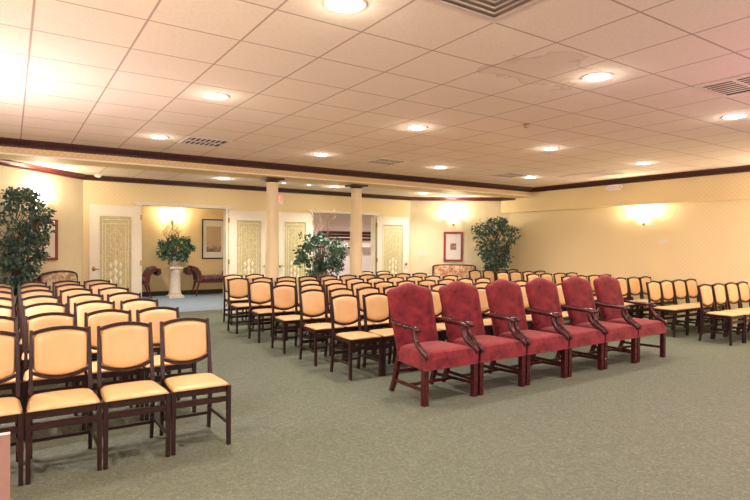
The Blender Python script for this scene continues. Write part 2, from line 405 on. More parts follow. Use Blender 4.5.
# ------------------------------------------------------------------ doors (folded open against the wall)
def door(name, hinge, ang, flip, W=.87, HT=2.20, label=''):
    """hinge point in plan; leaf runs along local +x (flip=-1: the far end is to the left)"""
    r = bpy.data.objects.new(name, None); r.location = (hinge[0], hinge[1], .012); r.rotation_euler = (0, 0, ang); link(r)
    tag(r, label, None, None, 'structure')
    s = flip; t = .04
    bm = BM(); g0, g1, gz0, gz1 = .17, W-.17, .28, 1.99
    def bx(a0, a1, z0, z1, y0=-t, y1=0): box(bm, min(s*a0, s*a1), max(s*a0, s*a1), y0, y1, z0, z1)
    bx(0, g0, 0, HT); bx(g1, W, 0, HT); bx(g0, g1, 0, gz0); bx(g0, g1, gz1, HT)
    for q in ((g0-.022, g0, gz0-.022, gz1+.022), (g1, g1+.022, gz0-.022, gz1+.022), (g0, g1, gz0-.022, gz0), (g0, g1, gz1, gz1+.022)):
        bx(*q, y0=-t-.012, y1=-t)
    obj('leaf_frame', bm, M_cream, r)
    bm = BM(); box(bm, min(s*g0, s*g1), max(s*g0, s*g1), -.026, -.014, gz0, gz1)
    gl = obj('glass_panel', bm, M_glass, r)
    bm = BM(); cx = s*(g0+g1)/2; hw = (g1-g0)/2
    def strip(p, q, w=.008): sweep(bm, [(p[0], -.030, p[1]), (q[0], -.030, q[1])], (w, .008), up=(0, 1, 0))
    for k, (dx, dz) in enumerate(((.05, .06), (.10, .14))):
        x0, x1, z0, z1 = cx-hw+dx, cx+hw-dx, gz0+dz, gz1-dz
        if k: z0 += .05
        strip((x0, z0), (x1, z0)); strip((x1, z0), (x1, z1)); strip((x1, z1), (x0, z1)); strip((x0, z1), (x0, z0))
    for z in (1.10, .95, .80):     # diamond rosette of bevelled pieces
        for dx in (-.085, 0, .085):
            if z != .95 and dx and random.random() < .0: continue
            hh, ww = (.09, .038) if dx == 0 else (.07, .03)
            zc = z + (0 if dx == 0 else -.05)
            q = [(cx+dx, zc+hh), (cx+dx+ww, zc), (cx+dx, zc-hh), (cx+dx-ww, zc)]
            vs = [bm.verts.new((x, -.0262, zz)) for x, zz in q]; top = bm.verts.new((cx+dx, -.042, zc))
            for i in range(4): bm.faces.new((vs[i], vs[(i+1) % 4], top))
            bm.faces.new(vs[::-1])
    pts = [(cx + .10*math.cos(a), 1.55 + .20*math.sin(a)) for a in [i*math.pi/9 for i in range(19)]]
    for p, q in zip(pts, pts[1:]): strip(p, q, .006)
    strip((cx, 1.20), (cx, gz1-.14), .006)
    obj('bevelled_pattern', bm, M_bevel, gl)
    hb = BM(); hx = s*(W-.07)
    sweep(hb, [(hx, -t, 1.0), (hx, -t-.05, 1.0)], (.022, .022), n=10)
    sweep(hb, [(hx, -t-.05, 1.0), (hx-s*.04, -t-.055, 1.0), (hx-s*.09, -t-.052, .985)], (.018, .018), n=10)
    lathe_pts = [(hx+.03*math.cos(k*math.pi/8), -t-.004, 1.0+.045*math.sin(k*math.pi/8)) for k in range(16)]
    v0 = [hb.verts.new(p) for p in lathe_pts]; v1 = [hb.verts.new((p[0], -t+.0, p[2])) for p in lathe_pts]
    hb.faces.new(v0)
    for i in range(16): hb.faces.new((v0[i], v0[(i+1) % 16], v1[(i+1) % 16], v1[i]))
    obj('handle', hb, M_brass, r, smooth=True)
    for z in (.25, 1.1, 1.98):
        k = BM(); box(k, -.012, .012, -t-.012, -.0, z-.05, z+.05); obj('hinge', k, M_brass, r)
    return r
door('door_1', (O1[0]-.01, RE-.035), 0, -1, W=.89, label='cream door leaf with etched glass, beside the angled left wall')
door('door_2', (O1[1]+.03, RE-.035), 0, 1, W=.89, label='cream door leaf with etched glass, left of the first column')
door('door_3', (O2[0]-.03, RE-.035), 0, -1, W=.87, label='cream door leaf with etched glass, behind the leafy planter')
door('door_4', (O2[1]+.03, RE-.035), R(-9), 1, W=.89, label='cream door leaf with etched glass, right of the cloakroom opening')

# ------------------------------------------------------------------ columns
for (x, lab) in ((4.02, 'round cream column between the left door opening and the leafy planter'), (5.84, 'round cream column in front of the cloakroom opening')):
    t = thing('column', lab, 'column', (x, 9.47, 0), group='cream columns under the beam')
    bm = BM(); lathe(bm, [(.125, .26), (.13, .8), (.125, 1.6), (.105, 2.50), (.103, 2.60), (.118, 2.605), (.118, 2.625), (.103, 2.63)], n=28); obj('shaft', bm, M_column, t, smooth=True)
    bm = BM(); lathe(bm, [(.175, 0), (.175, .06), (.15, .10), (.16, .13), (.16, .17), (.135, .20), (.14, .24), (.126, .26)], n=28); obj('base', bm, M_column, t, smooth=True)
    bm = BM(); lathe(bm, [(.104, 2.63), (.115, 2.645), (.145, 2.655), (.15, 2.668)], n=28)
    box(bm, -.17, .17, -.17, .17, 2.668, 2.70); obj('capital', bm, M_mahog, t)

# ------------------------------------------------------------------ folding chairs
def make_folding_chair():
    t = thing('folding_chair', '', 'chair')
    bm = BM()   # seat cushion, wider at the front
    def P(u, v, s):
        hw = .214 - .026*(v+1)/2
        k = 1 - .06*max(0, abs(u)**4)*max(0, abs(v)**4)
        return (u*hw*k, -.015 + (v+1)/2*.43*k + .0, 0.450 + (.026 if s > 0 else .012)*s*dome(u, v, 5))
    pad(bm, P, 10, 10); obj('seat', bm, M_vinyl, t, smooth=True)
    bm = BM()
    for s in (-1, 1):
        sweep(bm, [(s*.186, .015, .420), (s*.166, .42, .420)], (.022, .042))
    box(bm, -.178, .178, .0, .022, .399, .441); box(bm, -.160, .160, .385, .405, .402, .440)
    obj('seat_frame', bm, M_frame, t, bevel=.002)
    for s in (-1, 1):
        bm = BM(); sweep(bm, [(s*.199, .010, 0), (s*.198, .012, .445)], [(.026, .032), (.030, .036)], up=(0, 1, 0))
        obj('front_leg', bm, M_frame, t, bevel=.003)
        bm = BM(); sweep(bm, [(s*.184, .472, 0), (s*.184, .437, .25), (s*.183, .432, .45), (s*.181, .468, .70), (s*.180, .505, .885)],
                         [(.024, .034), (.026, .036), (.026, .036), (.024, .030), (.020, .024)], up=(0, 1, 0))
        obj('rear_leg', bm, M_frame, t, bevel=.003)
        bm = BM()
        sweep(bm, [(s*.190, .012, .17), (s*.180, .44, .17)], (.014, .024)); obj('side_stretcher', bm, M_frame, t)
        bm = BM(); sweep(bm, [(s*.170, .30, .402), (s*.170, .40, .30)], (.006, .014)); obj('brace', bm, M_black, t)
    for nm, y, z, hw in (('front_stretcher', .010, .345, .190), ('rear_stretcher', .440, .23, .178)):
        bm = BM(); box(bm, -hw, hw, y-.010, y+.010, z-.019, z+.019); obj(nm, bm, M_frame, t)
    bm = BM(); box(bm, -.178, .178, .43, .452, .12, .142); obj('rear_stretcher', bm, M_frame, t)
    # back frame: arched top rail and sagging bottom rail between the posts
    def yb(z): return .432 + (z-.45)*.148 + .012
    def top(u): return .862 + .030*(1-u*u)
    def bot(u): return .595 - .045*(1-u*u)
    bm = BM()
    K = [-1+2*i/12 for i in range(13)]
    sweep(bm, [(u*.173, yb(top(u))-.006, top(u)) for u in K], (.024, .024)); obj('top_rail', bm, M_frame, t)
    bm = BM(); sweep(bm, [(u*.173, yb(bot(u))-.012, bot(u)) for u in K], (.022, .022)); obj('bottom_rail', bm, M_frame, t)
    bm = BM()
    def Pb(u, v, s):
        k = 1 - .05*abs(v)**8
        z = bot(u)*(1-v)/2 + top(u)*(1+v)/2 + (-.010*v)
        return (u*.170*k, yb(z) - .012 - (.030 if s > 0 else .014)*s*dome(u, v, 6), z)
    pad(bm, Pb, 12, 12); obj('backrest', bm, M_vinyl, t, smooth=True)
    return t
def copy_thing(o, loc, rz=None):
    r = o.copy(); COL.objects.link(r); r.location = loc
    if rz is not None: r.rotation_euler = (0, 0, rz)
    for ch in o.children:
        cc = ch.copy(); COL.objects.link(cc); cc.parent = r
        for g in ch.children:
            gg = g.copy(); COL.objects.link(gg); gg.parent = cc
    return r
proto = make_folding_chair(); used = [False]
rnd = random.Random(3)
def place(x, y, label, group):
    j = lambda a: rnd.uniform(-a, a)
    rz = j(.02)
    loc = (x + j(.005), y + j(.012), 0)
    if not used[0]:
        used[0] = True; o = proto; o.location = loc; o.rotation_euler = (0, 0, rz)
    else: o = copy_thing(proto, loc, rz)
    o['label'] = label; o['group'] = group
    return o
rowname = lambda k, n: 'front row' if k == 0 else ('rearmost row' if k == n-1 else ordn(k) + ' row')
# left block: columns counted from the aisle
for k in range(7):
    y = 4.0 + .905*k if k < 6 else 9.36
    for j in range(4):
        x = 1.16 - .4365*j
        pos = 'on the aisle end' if j == 0 else ordn(j) + ' from the aisle'
        place(x, y, 'tan padded folding chair, left block of seats, %s, %s' % (rowname(k, 7), pos), 'tan folding chairs in the left block')
# middle block
ym = [5.15, 6.0, 6.9, 7.82, 8.80]
for k in range(5):
    for j in range(10):
        place(3.325 + .446*j, ym[k], 'tan padded folding chair, middle block of seats, %s, %s' % (rowname(k, 6), 'at left aisle end' if j == 0 else ordn(j) + ' from the left aisle'), 'tan folding chairs in the middle block')
for j, x in enumerate((3.585, 4.03, 6.66, 7.105)):
    place(x, 9.86, ['tan padded folding chair, rearmost row of middle block, at left aisle end', 'tan padded folding chair, rearmost row of middle block, just behind the left column',
                   'tan padded folding chair, rearmost row of middle block, right of the second column', 'tan padded folding chair at right end of the middle block rearmost row'][j], 'tan folding chairs in the middle block')
# right block
for k in range(7):
    for j in range(4):
        pos = ['at its left end', 'second from its left end', 'second from the right wall', 'against the right wall'][j]
        place(9.325 + .43*j, 3.9 + .875*k, 'tan padded folding chair, right block of seats, %s, %s' % (rowname(k, 7), pos), 'tan folding chairs in the right block')

# ------------------------------------------------------------------ red armchairs
def make_armchair():
    t = thing('armchair', '', 'chair')
    # back: camel crest, leaning
    def yb(z): return .495 + (z-.46)*.27
    def top(u): return 1.035 + .062*math.exp(-(u/.55)**2) - .03*max(0, abs(u)-.84)/.16
    bm = BM()
    def P(u, v, s):
        hw = .272 + .024*(v+1)/2
        z = .40*(1-v)/2 + top(u)*(1+v)/2
        return (u*hw, yb(z) + .035 - (.055 if s > 0 else .040)*s*dome(u, v, 8), z)
    pad(bm, P, 18, 18); obj('backrest', bm, M_velvet, t, smooth=True)
    bm = BM()   # seat: boxy, slightly domed, wider in front
    def S(u, v, s):
        hw = .335 - .065*(v+1)/2
        return (u*hw, -.015 + (v+1)/2*.53, .425 + (.078 if s > 0 else .0)*s*dome(u, v, 9) )
    pad(bm, S, 14, 14)
    a = [(-.335, -.015), (.335, -.015), (.270, .515), (-.270, .515)]
    prism(bm, a, .335, .427)
    obj('seat', bm, M_velvet, t, smooth=False)
    bm = BM(); q = [(-.338, -.019), (.338, -.019), (.272, .518), (-.272, .518)]
    for i in range(4):
        p0, p1 = q[i], q[(i+1) % 4]; sweep(bm, [(*p0, .338), (*p1, .338)], (.012, .012), n=8)
    obj('welting', bm, M_velvet, t)
    for s in (-1, 1):
        bm = BM(); box(bm, s*.312-.026, s*.312+.026, -.008, .046, 0, .34); obj('front_leg', bm, M_red_wood, t, bevel=.004)
        bm = BM(); sweep(bm, [(s*.262, .625, 0), (s*.258, .575, .12), (s*.255, .545, .25), (s*.250, .51, .40)], [(.036, .042), (.040, .046), (.044, .05), (.044, .05)], up=(0, 1, 0))
        obj('rear_leg', bm, M_red_wood, t, bevel=.004)
        bm = BM()    # arm: level rail, rolled hand, S support down to the seat front
        sweep(bm, [(s*.272, .60, .715), (s*.300, .50, .712), (s*.306, .36, .700), (s*.308, .24, .700), (s*.308, .165, .697), (s*.308, .125, .680)],
              [(.040, .036), (.054, .044), (.062, .048), (.064, .048), (.064, .046), (.054, .030)], n=10)
        obj('armrest', bm, M_red_wood, t, smooth=True)
        bm = BM()
        sweep(bm, [(s*.308, .17, .692), (s*.309, .185, .645), (s*.311, .165, .590), (s*.314, .120, .540), (s*.317, .062, .508), (s*.319, .015, .486), (s*.320, -.012, .462), (s*.320, -.016, .435)],
              [(.042, .046), (.046, .048), (.050, .050), (.056, .054), (.060, .054), (.060, .050), (.052, .044), (.034, .030)], n=8, up=(1, 0, 0))
        sup = obj('arm_support', bm, M_red_wood, t, smooth=True)
        bm = BM()    # carved leaf beads
        for k, (y, z) in enumerate(((.148, .570), (.118, .545), (.088, .522), (.060, .505), (.034, .486), (.016, .468))):
            r = .013
            bmesh.ops.create_uvsphere(bm, u_segments=8, v_segments=6, radius=r, matrix=Matrix.Translation((s*.318, y-.018, z+.014)) @ Matrix.Scale(1.5, 4, (1, 0, 0)))
        obj('carving', bm, M_red_wood, sup, smooth=True)
        bm = BM(); sweep(bm, [(s*.305, .04, .135), (s*.262, .58, .125)], (.020, .030)); obj('side_stretcher', bm, M_red_wood, t)
    bm = BM(); box(bm, -.285, .285, .29, .312, .118, .146); obj('cross_stretcher', bm, M_red_wood, t)
    bm = BM(); box(bm, -.256, .256, .545, .565, .20, .228); obj('rear_stretcher', bm, M_red_wood, t)
    bm = BM(); box(bm, -.285, .285, .0, .04, .325, .338); box(bm, -.25, .25, .47, .50, .30, .338); obj('seat_rail', bm, M_red_wood, t)
    return t
ac = make_armchair()
alab = ['leftmost, standing beside the open aisle', 'second from the left', 'third from the left', 'third from the right', 'second from the right', 'rightmost, beside the right aisle']
for i in range(6):
    loc = (3.525 + .7085*i, 3.955 + .008*i, 0)
    if i == 0: o = ac; o.location = loc
    else: o = copy_thing(ac, loc, [0, .015, -.01, .012, -.014, .01][i])
    o['label'] = 'high-backed red velvet armchair in the front line of armchairs, ' + alab[i]
    o['group'] = 'red velvet armchairs across the front'

# ------------------------------------------------------------------ foliage
def leaf(bm, p, d, size, up):
    d = d.normalized(); s = d.cross(up)
    if s.length < 1e-3: return
    s.normalize(); n = s.cross(d)
    w = size*.30
    a = bm.verts.new(p); b1 = bm.verts.new(p + d*size*.45 + s*w + n*size*.06); b2 = bm.verts.new(p + d*size*.45 - s*w + n*size*.06)
    m = bm.verts.new(p + d*size*.5 - n*size*.02); e = bm.verts.new(p + d*size - n*size*.12)
    for f in ((a, b1, m), (a, m, b2), (b1, e, m), (m, e, b2)): bm.faces.new(f)
def rdir(rg, z=0): 
    v = Vector((rg.gauss(0, 1), rg.gauss(0, 1), rg.gauss(0, 1)+z)); return v.normalized()
def ficus(label, x, y, planes, prof, trunk_top, seed, nclump, rot=0):
    """prof(z) -> crown radius; planes: (point, inward normal) the leaves must stay in front of"""
    rg = random.Random(seed)
    t = thing('potted_ficus', label, 'plant', (x, y, 0))
    bm = BM(); lathe(bm, [(.10, 0), (.135, .24), (.145, .25), (.145, .27), (.12, .27), (.115, .22)], n=20); pot = obj('pot', bm, M_pot, t, smooth=True)
    bm = BM(); lathe(bm, [(.114, .20), (.114, .225)], n=16); obj('soil', bm, M_soil, pot)
    def ok(p):
        w = Vector((x+p.x, y+p.y)); return all((w-Vector(pp)).dot(Vector(nn)) > .05 for pp, nn in planes)
    tb = BM()
    for k in range(4):
        a = k*math.pi/2 + .4
        pts = [(.03*math.cos(a), .03*math.sin(a), .2)]
        for i in range(1, 7):
            z = .2 + (trunk_top-.2)*i/6
            pts.append((.045*math.cos(a+i*.9) , .045*math.sin(a+i*.9), z))
        sweep(tb, pts, [(.026-.002*i, .026-.002*i) for i in range(7)], n=6)
    lb = BM(); z0, z1 = prof['z']
    for c in range(nclump):
        for _ in range(30):
            z = rg.uniform(z0, z1); r = prof['r'](z)*(rg.random()**.42); a = rg.uniform(0, 2*math.pi)
            c0 = Vector((r*math.cos(a), r*math.sin(a), z))
            if ok(c0): break
        else: continue
        if c % 5 == 0:
            st = Vector((0, 0, max(trunk_top*.45, z-.45))); mid = (st+c0)/2 + Vector((0, 0, .06))
            sweep(tb, [st, mid, c0], [(.012, .012), (.008, .008), (.004, .004)], n=5)
        for l in range(rg.randint(7, 12)):
            p = c0 + rdir(rg)*rg.uniform(.01, .11)
            if not ok(p): continue
            d = (Vector((c0.x, c0.y, 0)).normalized()*.5 + rdir(rg)*.8 + Vector((0, 0, -.45)))
            if not ok(p + d.normalized()*.08): continue
            leaf(lb, p, d, rg.uniform(.055, .095), rdir(rg, 1.2))
    obj('trunk', tb, M_bark, t, smooth=True)
    f = obj('foliage', lb, M_leaf, t); f['kind'] = 'stuff'
    return t
import bisect
def interp(tab):
    def f(z):
        for (a, ra), (b, rb) in zip(tab, tab[1:]):
            if a <= z <= b: return ra + (rb-ra)*(z-a)/(b-a)
        return tab[-1][1]
    return f
nL = (.75, -.66); nR = (-.577, -.816)
ficus('tall leafy potted ficus tree at the left edge, in front of a red picture', .06, 10.03, [(L1, nL), ((0, 9.95+.0), (0, -1)) if False else (L1, nL)],
      {'z': (.85, 2.30), 'r': interp([(.85, .15), (1.05, .30), (1.4, .42), (1.8, .50), (2.05, .42), (2.30, .20)])}, 1.5, 11, 300)
ficus('tall leafy potted ficus tree in the rear right corner', 10.17, 9.80, [(R1, nR), ((XRL, 0), (-1, 0))],
      {'z': (.62, 2.16), 'r': interp([(.62, .18), (.9, .26), (1.3, .40), (1.7, .56), (1.95, .54), (2.08, .38), (2.16, .2)])}, 1.3, 5, 330)

def curly(bm, rg, base, n, hmax, spread):
    for k in range(n):
        a = rg.uniform(0, 6.28); r = rg.uniform(.2, 1)*spread; pts = []
        ph = rg.uniform(0, 6.28); hh = rg.uniform(.65, 1)*hmax
        for i in range(14):
            q = i/13; wob = .085*q
            pts.append((base[0] + r*q*math.cos(a) + wob*math.sin(q*15+ph), base[1] + r*q*math.sin(a)*.6 + wob*math.cos(q*12+ph), base[2] + hh*q - .05*max(0, q-.8)*5*(k % 2)))
        sweep(bm, pts, [(.024*(1-i/17), .024*(1-i/17)) for i in range(14)], n=5)
def arrangement(label, x, y, stand, cz, rx, rz, n, seed, twigs, tw_h):
    """urn on a pedestal column, bushy ivy around it, curly twigs above"""
    rg = random.Random(seed)
    p = thing('pedestal', stand[0], 'pedestal', (x, y, 0)); hz = stand[1]
    bm = BM(); lathe(bm, [(.155, .10), (.165, .12), (.165, .15), (.148, .18), (.142, hz*.5), (.138, hz-.14), (.155, hz-.12), (.155, hz-.105), (.142, hz-.10), (.15, hz-.06), (.17, hz-.045)], n=32); obj('shaft', bm, M_stone, p, smooth=True)
    bm = BM(); box(bm, -.20, .20, -.20, .20, 0, .07); lathe(bm, [(.185, .07), (.185, .095), (.16, .10)], n=32); obj('base', bm, M_stone, p)
    bm = BM(); box(bm, -.18, .18, -.18, .18, hz-.045, hz); obj('capital', bm, M_stone, p)
    t = thing('plant_arrangement', label, 'plant', (x, y, hz))
    bm = BM(); lathe(bm, [(.09, 0), (.09, .02), (.045, .045), (.05, .07), (.12, .13), (.155, .20), (.165, .25), (.175, .26), (.175, .28), (.15, .28), (.14, .22)], n=28); obj('urn', bm, stand[2], t, smooth=True)
    lb = BM(); tb = BM(); cz -= hz
    for c in range(n):
        a = rg.uniform(0, 6.28); cph = rg.uniform(-.95, 1); s = (1-cph*cph)**.5; r = rg.uniform(.2, 1.15)**.5
        c0 = Vector((rx*r*s*math.cos(a), rx*r*s*math.sin(a)*.85, cz + rz*r*cph))
        if c0.z < .05: c0.z = .05 + rg.random()*.2
        if Vector((c0.x, c0.y)).length < .17 and c0.z < .27: continue
        if c % 4 == 0: sweep(tb, [(0, 0, .26), ((c0.x)*.6, c0.y*.6, .30+.5*(c0.z-.2)), c0], [(.008, .008), (.006, .006), (.004, .004)], n=5)
        for l in range(rg.randint(6, 10)):
            q = c0 + rdir(rg)*rg.uniform(.01, .08); d = rdir(rg)*.8 + (c0-Vector((0, 0, cz))).normalized()*.6 + Vector((0, 0, -.3))
            leaf(lb, q, d, rg.uniform(.06, .10), rdir(rg, 1))
    f = obj('foliage', lb, M_leaf2, t); f['kind'] = 'stuff'; obj('stems', tb, M_twig, t)
    bm = BM(); curly(bm, rg, (0, 0, .27), twigs, tw_h, .42); obj('curly_twigs', bm, M_twig, t, smooth=True)
arrangement('bushy green arrangement with curly twigs between the two columns', 5.46, 10.30, ('plaster pedestal under the bushy plant between the columns', .62, M_urn), 1.28, .56, .46, 240, 21, 9, 1.62)
arrangement('trailing ivy arrangement with twigs on the white pedestal in the hallway', 3.78, 15.62, ('white plaster pedestal column standing in the hallway', .85, M_stone), 1.33, .44, .34, 210, 22, 9, 1.0)

# ------------------------------------------------------------------ settees
def settee(label, loc, rz, W, D, HB, arch, fab):
    t = thing('settee', label, 'sofa', loc, rz)
    f0 = -D; hw = W/2
    bm = BM()
    def top(u): return HB - .05 + arch*(1-u*u) - .02*abs(u)**10
    def P(u, v, s):
        z = .40*(1-v)/2 + top(u)*(1+v)/2
        return (u*(hw-.04), -.10 + .06*(z-.4) - (.05 if s > 0 else .02)*s*dome(u, v, 10), z)
    pad(bm, P, 16, 10); obj('backrest', bm, fab, t, smooth=True)
    bm = BM(); K = [-1+i/8 for i in range(17)]
    sweep(bm, [(u*(hw-.035), -.10+.06*(top(u)-.4), top(u)+.008) for u in K], (.045, .022))
    for s in (-1, 1): sweep(bm, [(s*(hw-.03), -.10, .34), (s*(hw-.03), -.065, top(1))], (.03, .045), up=(0, 1, 0))
    obj('back_frame', bm, M_mahog, t)
    bm = BM()
    pad(bm, lambda u, v, s: (u*(hw-.06), f0+.03 + (v+1)/2*(D-.16), .385 + .075*s*dome(u, v, 8)), 12, 8); obj('seat', bm, fab, t, smooth=True)
    bm = BM(); box(bm, -hw+.05, hw-.05, f0+.03, -.06, .28, .335); obj('seat_rail', bm, M_mahog, t)
    for s in (-1, 1):
        bm = BM(); sweep(bm, [(s*(hw-.03), -.12, .66), (s*(hw-.02), f0+.14, .63), (s*(hw-.02), f0+.08, .58), (s*(hw-.03), f0+.07, .32)], [(.05, .04)]*4, n=8); obj('armrest', bm, M_mahog, t, smooth=True)
        bm = BM(); sweep(bm, [(s*(hw-.08), f0+.07, 0), (s*(hw-.07), f0+.05, .12), (s*(hw-.07), f0+.06, .29)], [(.03, .03), (.035, .035), (.055, .055)], n=8); obj('front_leg', bm, M_mahog, t, smooth=True)
        bm = BM(); sweep(bm, [(s*(hw-.07), -.06, 0), (s*(hw-.07), -.10, .29)], (.04, .04), up=(0, 1, 0)); obj('rear_leg', bm, M_mahog, t)
dL = (L0-L1).normalized(); cL = Vector((.60, 10.88)) + Vector(nL)*.05
settee('pale floral settee with an arched back against the angled left wall', (cL.x, cL.y, 0), math.atan2(.75, .66), .95, .50, 1.0, .05, M_floral2)
cR = Vector((9.66, 10.80)) + Vector(nR)*.06
settee('flowered settee with a straight dark-framed back, below the picture at the right rear', (cR.x, cR.y, 0), math.atan2(-.577, .816), 1.16, .58, 1.02, .015, M_floral)
def bench(label, x, y, s, L):
    """plaid bench with a scrolled arm at its inner end; s=+1: runs to the right of x"""
    t = thing('scroll_arm_bench', label, 'bench', (x, y, 0))
    bm = BM(); a, b2 = sorted((s*.14, s*L))
    pad(bm, lambda u, v, q: ((a+b2)/2 + u*(b2-a)/2, v*.24, .50 + .075*q*dome(u, v, 10)), 12, 8); obj('seat', bm, M_plaid, t, smooth=True)
    bm = BM(); box(bm, a, b2, -.23, .23, .37, .43); obj('seat_rail', bm, M_mahogred, t)
    for e in (0, 1):
        xo = 0 if e == 0 else s*(L+.14); q = s if e == 0 else -s
        bm = BM(); pts = [(.19, .44), (.18, .55), (.14, .67), (.07, .76), (-.03, .80), (-.11, .76), (-.13, .68), (-.07, .63)]
        ws = [(.46, .14), (.46, .14), (.46, .14), (.46, .14), (.46, .13), (.46, .12), (.46, .10), (.44, .07)]
        sweep(bm, [(xo+q*px, 0, pz) for px, pz in pts], ws, up=(q, 0, .3)); ar = obj('arm', bm, M_plaid, t, bevel=.01)
        for yy in (-.238, .238):
            bm = BM(); sweep(bm, [(xo+q*px, yy, pz) for px, pz in pts], (.02, .06), up=(q, 0, .3)); obj('arm_facing', bm, M_mahogred, t)
            bm = BM(); sweep(bm, [(xo+q*.07, yy*.85, 0), (xo+q*.11, yy*.85, .04), (xo+q*.10, yy*.85, .16), (xo+q*.14, yy*.85, .28), (xo+q*.17, yy*.85, .42)], [(.05, .05), (.03, .03), (.035, .035), (.06, .06), (.07, .07)], n=8)
            obj('leg', bm, M_mahogred, t, smooth=True)
bench('plaid scroll-arm bench left of the hallway pedestal', 3.27, 15.95, -1, 1.35)
bench('plaid scroll-arm bench right of the hallway pedestal', 4.31, 15.95, 1, 1.05)

# ------------------------------------------------------------------ pictures and wall fittings
def picture(label, P, rz, W, HT, fw, fmat, art, aw, ah):
    """P: centre on the wall face; local -y looks into the room"""
    t = thing('framed_picture', label, 'picture', P, rz)
    bm = BM()
    for q in ((-W/2, -W/2+fw, -HT/2, HT/2), (W/2-fw, W/2, -HT/2, HT/2), (-W/2+fw, W/2-fw, -HT/2, -HT/2+fw), (-W/2+fw, W/2-fw, HT/2-fw, HT/2)): box(bm, q[0], q[1], -.03, -.002, q[2], q[3])
    obj('frame', bm, fmat, t, bevel=.004)
    bm = BM(); box(bm, -W/2+fw, W/2-fw, -.014, -.004, -HT/2+fw, HT/2-fw); m = obj('mat_board', bm, M_mat, t)
    bm = BM(); box(bm, -aw/2, aw/2, -.017, -.0142, -ah/2, ah/2); obj('print', bm, art, t)
    return t
aR = math.atan2(-.577, .816); aL = math.atan2(.75, .66)
def on(P, Q, x):   # point of line PQ at given x
    f = (x-P.x)/(Q.x-P.x); return P + (Q-P)*f
q = on(R0, R1, 9.66); picture('red-framed picture with a small dark print, on the angled right wall', (q.x, q.y, 1.46), aR, .50, .78, .055, M_picred, M_print2, .15, .17)
q = on(L1, L0, .50); picture('red-framed picture partly hidden by the ficus, on the angled left wall', (q.x, q.y, 1.54), aL, .50, .70, .05, M_picred, M_print2, .14, .16)
picture('black-framed landscape print with white mat, on the hallway wall', (5.07, 16.35, 1.63), 0, .70, 1.18, .03, M_black, M_print, .44, .76)
picture('black-framed picture cut off by the left edge of the hallway opening', (2.72, 16.35, 1.63), 0, .66, 1.16, .03, M_black, M_print, .42, .74)
def sconce_bowl(label, P, rz, lit=True, power=26):
    t = thing('wall_sconce', label, 'wall lamp', P, rz)
    bm = BM(); n = 14; rings = []
    for r, z, in ((.02, -.09), (.07, -.075), (.11, -.03), (.135, .02), (.14, .05)):
        rings.append([bm.verts.new((r*math.cos(math.pi*k/n), -r*.85*math.sin(math.pi*k/n)-.01, z)) for k in range(n+1)])
    for a, b2 in zip(rings, rings[1:]):
        for k in range(n): bm.faces.new((a[k], a[k+1], b2[k+1], b2[k]))
    obj('shade', bm, M_glow, t, smooth=True)
    bm = BM(); lathe(bm, [(.004, -.15), (.014, -.14), (.012, -.12), (.022, -.10), (.022, -.09)], 0, -.02, 12); box(bm, -.03, .03, -.012, 0, -.12, .04); obj('finial', bm, M_brass, t, smooth=True)
    l = bpy.data.lights.new('sconce_or_fill_bulb', 'POINT'); l.energy = power; l.color = (1, .88, .68); l.shadow_soft_size = .05
    o = bpy.data.objects.new('bulb_light', l); o.location = (0, -.09, .075); link(o, t)
    return t
sconce_bowl('glowing bowl sconce on the right wall above the thermostat', (XRL, 6.33, 2.08), math.atan2(-1, 0), power=30)
q = on(R0, R1, 9.66); sconce_bowl('glowing bowl sconce above the red-framed picture at the right rear', (q.x, q.y, 2.17), aR, power=22)
q = on(L1, L0, .40); sconce_bowl('glowing bowl sconce above the ficus on the angled left wall', (q.x, q.y, 2.17), aL, power=22)
t = thing('candle_sconce', 'brass two-candle sconce glowing above the hallway pedestal', 'wall lamp', (3.87, 16.35, 2.10))
bm = BM(); lathe(bm, [(.005, -.22), (.018, -.16), (.012, -.10), (.035, -.05), (.045, .02), (.030, .09), (.012, .14), (.004, .16)], 0, -.02, 16); obj('backplate', bm, M_brass, t, smooth=True)
for s in (-1, 1):
    bm = BM(); sweep(bm, [(0, -.03, -.04), (s*.07, -.09, -.07), (s*.13, -.10, -.03), (s*.14, -.10, .03)], (.014, .014), n=8); lathe(bm, [(.012, .03), (.03, .045), (.03, .05), (.01, .052)], s*.14, -.10, 12); arm = obj('arm', bm, M_brass, t, smooth=True)
    bm = BM(); lathe(bm, [(.011, .052), (.011, .12)], s*.14, -.10, 10); obj('candle', bm, M_cream, arm)
    bm = BM(); lathe(bm, [(.004, .12), (.016, .145), (.015, .165), (.003, .195)], s*.14, -.10, 10); obj('flame_bulb', bm, M_glow, arm, smooth=True)
    l = bpy.data.lights.new('candle_bulb', 'POINT'); l.energy = 9; l.color = (1, .80, .52); l.shadow_soft_size = .03
    o = bpy.data.objects.new('bulb_light', l); o.location = (s*.14, -.16, .20); link(o, t)

